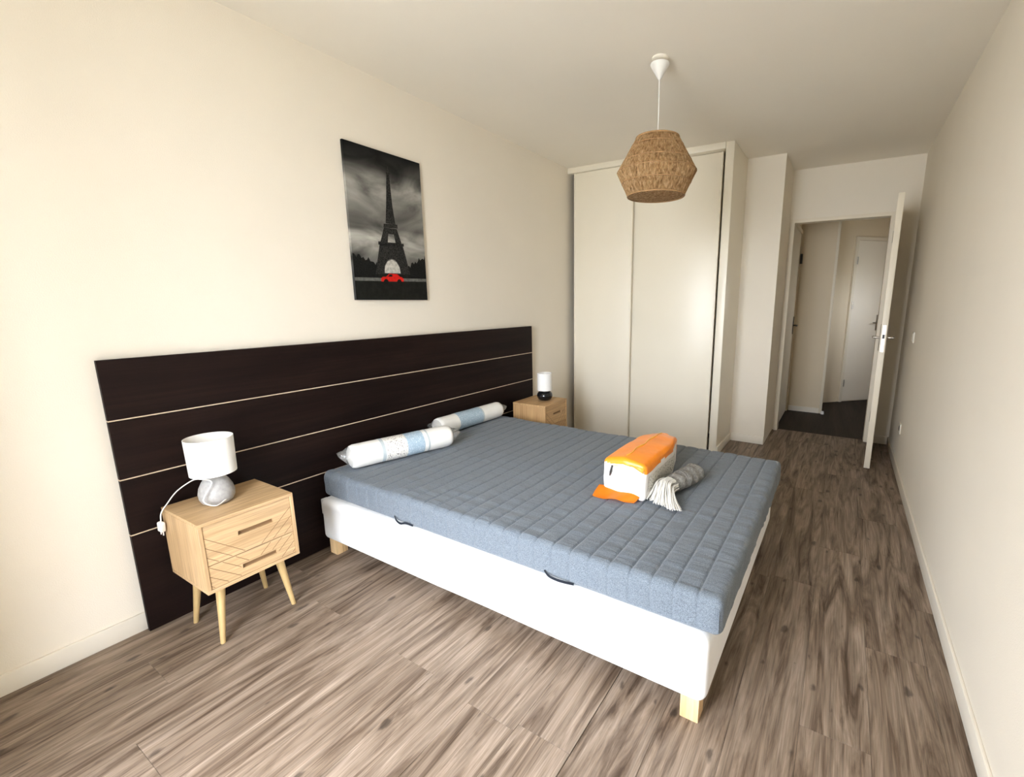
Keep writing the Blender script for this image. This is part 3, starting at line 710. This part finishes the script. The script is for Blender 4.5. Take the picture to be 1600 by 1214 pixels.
# ------------------------------------------------------------------ rolled pillows on the mattress
def roll(loc_a, loc_b, rad, bands, label, sub):
    A_, B_ = Vector(loc_a), Vector(loc_b); L = (B_ - A_).length; mid = (A_ + B_) / 2
    t = empty('rolled_pillow', mid, math.atan2(B_.y - A_.y, B_.x - A_.x)); t.rotation_euler = (0, -math.asin((B_.z - A_.z) / L), math.atan2(B_.y - A_.y, B_.x - A_.x))
    tag(t, label, 'pillow', 'vacuum rolled pillows at the head of the bed')
    seg, n = 48, 40
    def surf(u, a, extra=0.0):
        e = min(u, 1 - u) * L
        rr = rad * math.sqrt(max(0, 1 - max(0, (1 - e / (rad * .45))) ** 2.6)) if e < rad * .45 else rad
        rr *= 1 + .035 * noise.noise(Vector((u * 5 + sub, math.cos(a) * 1.2, math.sin(a) * 1.2)))
        rr = max(rr, 0.0) + extra
        z = rr * math.sin(a)
        return Vector(((u - .5) * L, rr * math.cos(a) * 1.03, max(z, -rad * .965)))
    us = sorted({i / n for i in range(n + 1)} | {.004, .012, .988, .996})
    bm = bmesh.new(); rings = []
    for u in us:
        if u in (0, 1): rings.append([bm.verts.new(((u - .5) * L, 0, 0))])
        else: rings.append([bm.verts.new(surf(u, 2 * PI * i / seg)) for i in range(seg)])
    for P, Q in zip(rings, rings[1:]):
        for i in range(seg):
            j = (i + 1) % seg
            if len(P) == 1: bm.faces.new((P[0], Q[i], Q[j]))
            elif len(Q) == 1: bm.faces.new((P[i], P[j], Q[0]))
            else: bm.faces.new((P[i], P[j], Q[j], Q[i]))
    mesh_obj('pillow_body', bm, 'pillow', t, 'full')
    for name, u0, u1, m in bands:
        bm = bmesh.new(); rr = []
        k = max(3, int((u1 - u0) * 40))
        for q in range(k + 1): rr.append([bm.verts.new(surf(u0 + (u1 - u0) * q / k, 2 * PI * i / seg, .0012)) for i in range(seg)])
        for P, Q in zip(rr, rr[1:]):
            for i in range(seg): bm.faces.new((P[i], P[(i + 1) % seg], Q[(i + 1) % seg], Q[i]))
        mesh_obj(name, bm, m, t, 'full')
    for end, s in ((0, -1), (1, 1)):                   # crinkled clear wrapping at both ends
        bm = bmesh.new(); rr = []
        for q in range(6):
            f = q / 5; ring = []
            for i in range(32):
                a = 2 * PI * i / 32; r_ = rad * (.86 - .52 * f) + .007 * math.sin(i * 2.7 + q) * (f + .15)
                z = r_ * math.sin(a) * (1 - .55 * f) + .018 * f
                ring.append(bm.verts.new((s * (L / 2 - .008 + .050 * f), r_ * math.cos(a) * (1 + .7 * f), max(z, -rad * .95))))
            rr.append(ring)
        for P, Q in zip(rr, rr[1:]):
            for i in range(32): bm.faces.new((P[i], P[(i + 1) % 32], Q[(i + 1) % 32], Q[i]))
        mesh_obj('wrapper_end', bm, 'film', t, 'full')
    return t
zt = mz1 + .003
roll((.162, 1.335, zt + .064), (.318, 1.905, zt + .064), .064,
     [('label_band', .265, .295, 'label_grey'), ('printed_label', .31, .50, 'label_print'), ('blue_band', .50, .67, 'label_blue_print'), ('label_band', .705, .722, 'label_grey')],
     'white rolled pillow with printed label and narrow blue band', 0.0)
roll((.105, 1.985, zt + .058), (.120, 2.600, zt + .058), .058,
     [('blue_label', .26, .62, 'label_blue_print'), ('label_band', .62, .64, 'label_grey')],
     'white rolled pillow with wide blue label against the headboard', 4.0)

# ------------------------------------------------------------------ orange and white duvet bag
bag = empty('duvet_bag', (1.547, 2.006, zt)); tag(bag, 'orange and white plastic duvet bag lying on the mattress', 'bag')
bw, bl, bh = .205, .53, .170
def bag_warp(p):
    u = (p.y + bl / 2) / bl                              # 0 front, 1 back
    taper = 1 - .30 * max(0, u - .72) / .28
    x = p.x * taper
    ridge = 1 - min(1, abs(p.x) / (bw / 2))
    z = p.z
    if z > bh * .5:
        z += .022 * ridge * (1 - .3 * u)
    if u > .8: z = z * (1 - .20 * (u - .8) / .2) + .02 * (u - .8) / .2
    z += .004 * noise.noise(Vector((p.x * 14, p.y * 12, p.z * 14)))
    x += .006 * noise.noise(Vector((p.x * 9 + 5, p.y * 9, p.z * 12)))
    y = p.y + .006 * noise.noise(Vector((p.x * 12, p.y * 9 + 3, p.z * 12)))
    return Vector((x, y, max(z, .0005)))
bm = grid_box_bm(lin(-bw / 2, bw / 2, 16, .03), lin(-bl / 2, bl / 2, 30, .03), lin(0, bh, 12, .03), .020, None, bag_warp)
bm.normal_update()
for f in bm.faces:
    c = f.calc_center_median()
    edge = .143 + .012 * math.sin(c.x * 40)
    f.material_index = 1 if (c.z > edge and (c.y > -bl / 2 + .004 or c.z > .155)) or (c.y > bl / 2 - .03 and c.z > .075) else 0
body = mesh_obj('bag_body', bm, ['bag_white', 'orange'], bag, 'full')
# welded centre seam on the orange top
pts = [Vector((.004 * math.sin(i * .9), -bl / 2 + .035 + i * .0225, 0)) for i in range(21)]
bm = bmesh.new(); prev = None
for p in pts:
    q = bag_warp(Vector((p.x, p.y, bh))); a = bm.verts.new((q.x - .003, q.y, q.z + .0015)); b = bm.verts.new((q.x + .003, q.y, q.z + .0015)); c = bm.verts.new((q.x, q.y, q.z + .007))
    if prev: bm.faces.new((prev[0], a, c, prev[2])); bm.faces.new((prev[2], c, b, prev[1]))
    prev = (a, b, c)
bm.free()
pts = [bag_warp(Vector((p.x, p.y, bh))) + Vector((0, 0, .0015)) for p in pts]
mesh_obj('top_seam', tube_bm(pts, .0028, 6), 'yellow_film', bag, 60)
# folded orange flap lying on the mattress at the front
bm = bmesh.new(); rows = []
for j in range(7):
    v = j / 6; row = []
    for i in range(15):
        u = i / 14; x = -.125 + .215 * u * (1 - .12 * v); y = -bl / 2 + .012 - .068 * v * (1 - .75 * max(0, u - .45)) ; z = .030 * (1 - v) + .006 + .006 * math.sin(u * 9 + v * 3) * (.4 + v * .6)
        row.append(bm.verts.new((x, y, max(z, .0025))))
    rows.append(row)
for P, Q in zip(rows, rows[1:]):
    for i in range(14): bm.faces.new((P[i], P[i + 1], Q[i + 1], Q[i]))
bmesh.ops.solidify(bm, geom=bm.faces[:], thickness=.0015)
mesh_obj('front_flap', bm, 'orange', bag, 'full')
# amber folded lip under the top edge of the front
bm = bmesh.new(); rows = []
for j in range(4):
    v = j / 3; row = []
    for i in range(13):
        u = i / 12; x = -.092 + .186 * u; q = bag_warp(Vector((x, -bl / 2, bh - .01)))
        drop = .030 * v * (.45 + .55 * abs(math.sin(u * 4.0 + .4)))
        row.append(bm.verts.new((q.x, -bl / 2 - .003 + .016 * (1 - v) ** 2, q.z + .002 - drop)))
    rows.append(row)
for P, Q in zip(rows, rows[1:]):
    for i in range(12): bm.faces.new((P[i], P[i + 1], Q[i + 1], Q[i]))
bmesh.ops.solidify(bm, geom=bm.faces[:], thickness=.001)
mesh_obj('front_lip', bm, 'yellow_film', bag, 'full')
mesh_obj('zip_pull', tube_bm([(-.052, -bl / 2 - .008, .148), (-.058, -bl / 2 - .011, .118), (-.063, -bl / 2 - .008, .098)], [.004, .0055, .003], 8), 'dark', bag, 60)
# carrying tab at the back end
mesh_obj('carry_tab', tube_bm(bez([(-.03, bl / 2 - .04, .135), (-.01, bl / 2 - .01, .160), (.02, bl / 2 - .005, .158), (.04, bl / 2 - .04, .132)], 6), [.006] * 19, 8), 'orange', bag, 60)
# printed side panel following the right-hand side
bm = bmesh.new(); rows = []
for j in range(5):
    row = []
    for i in range(21):
        q = bag_warp(Vector((bw / 2, -bl / 2 + .04 + (bl - .14) * i / 20, .034 + .075 * j / 4))); row.append(bm.verts.new((q.x + .0025, q.y, q.z)))
    rows.append(row)
for P, Q in zip(rows, rows[1:]):
    for i in range(20): bm.faces.new((P[i], P[i + 1], Q[i + 1], Q[i]))
mesh_obj('side_print', bm, 'bag_print', bag, 'full')

# ------------------------------------------------------------------ rolled grey throw with fringe
th = empty('rolled_throw', (1.736, 1.985, zt + .004), 0); tag(th, 'rolled grey knitted throw with white fringe beside the duvet bag', 'throw')
th.rotation_euler = (0, 0, math.atan2(.26, .06))     # local x runs from fringe to rolled end
TL, TR = .270, .041
bm = bmesh.new(); rings = []
for i in range(29):
    u = i / 28; r = TR * (.80 + .25 * math.sin(min(1, u * 1.15) * PI * .6)) * (.82 if u > .965 else 1) * (1 - .05 * math.cos(u * 30))
    ring = []
    for k in range(32):
        a = 2 * PI * k / 32; rr = r * (1 + .09 * noise.noise(Vector((u * 7, math.cos(a) * 2, math.sin(a) * 2))))
        ring.append(bm.verts.new(((u - .5) * TL, rr * math.cos(a) * 1.15, TR * .95 + max(rr * math.sin(a), -TR * .94))))
    rings.append(ring)
r = []                                                    # hollow of the roll at the far end
for f, dx in ((.62, 0), (.5, -.012), (.3, -.03)):
    r.append([bm.verts.new((TL / 2 + dx, f * TR * math.cos(2 * PI * k / 32), TR * .95 + f * TR * math.sin(2 * PI * k / 32))) for k in range(32)])
rings += r
for P, Q in zip(rings, rings[1:]):
    for k in range(32): bm.faces.new((P[k], P[(k + 1) % 32], Q[(k + 1) % 32], Q[k]))
bm.faces.new(rings[0][::-1]); bm.faces.new(rings[-1])
mesh_obj('rolled_cloth', bm, 'towel', th, 'full')
bm = bmesh.new()
for k in range(170):
    a = random.uniform(-.15, PI + .15); rr = random.uniform(.3, 1.0) * TR
    y0, z0 = rr * math.cos(a) * 1.1, TR * .9 + rr * math.sin(a)
    fan = y0 * 2.0 + random.uniform(-.014, .014) - .048; ln = random.uniform(.075, .110) - fan * .10
    zend = random.uniform(.003, .016)
    pts = bez([(-TL / 2 + .035, y0 * 1.05, z0 + .002), (-TL / 2 - .012, y0 * 1.15, z0 * .98 + .002), (-TL / 2 - ln * .6, (y0 + fan) / 2, z0 * .55 + .004), (-TL / 2 - ln, fan, zend)], 4)
    tube_bm(pts, .0024, 5, bm=bm)
fg = mesh_obj('fringe', bm, 'fringe', th, 60); fg['kind'] = 'stuff'
mesh_obj('tie_band', lathe_bm([(TR * 1.06, -.006), (TR * 1.09, -.006), (TR * 1.09, .006), (TR * 1.06, .006), (TR * 1.06, -.006)], 32), 'towel', th, 40, loc=(-.01, 0, TR * .97), rot=(0, PI / 2, 0))
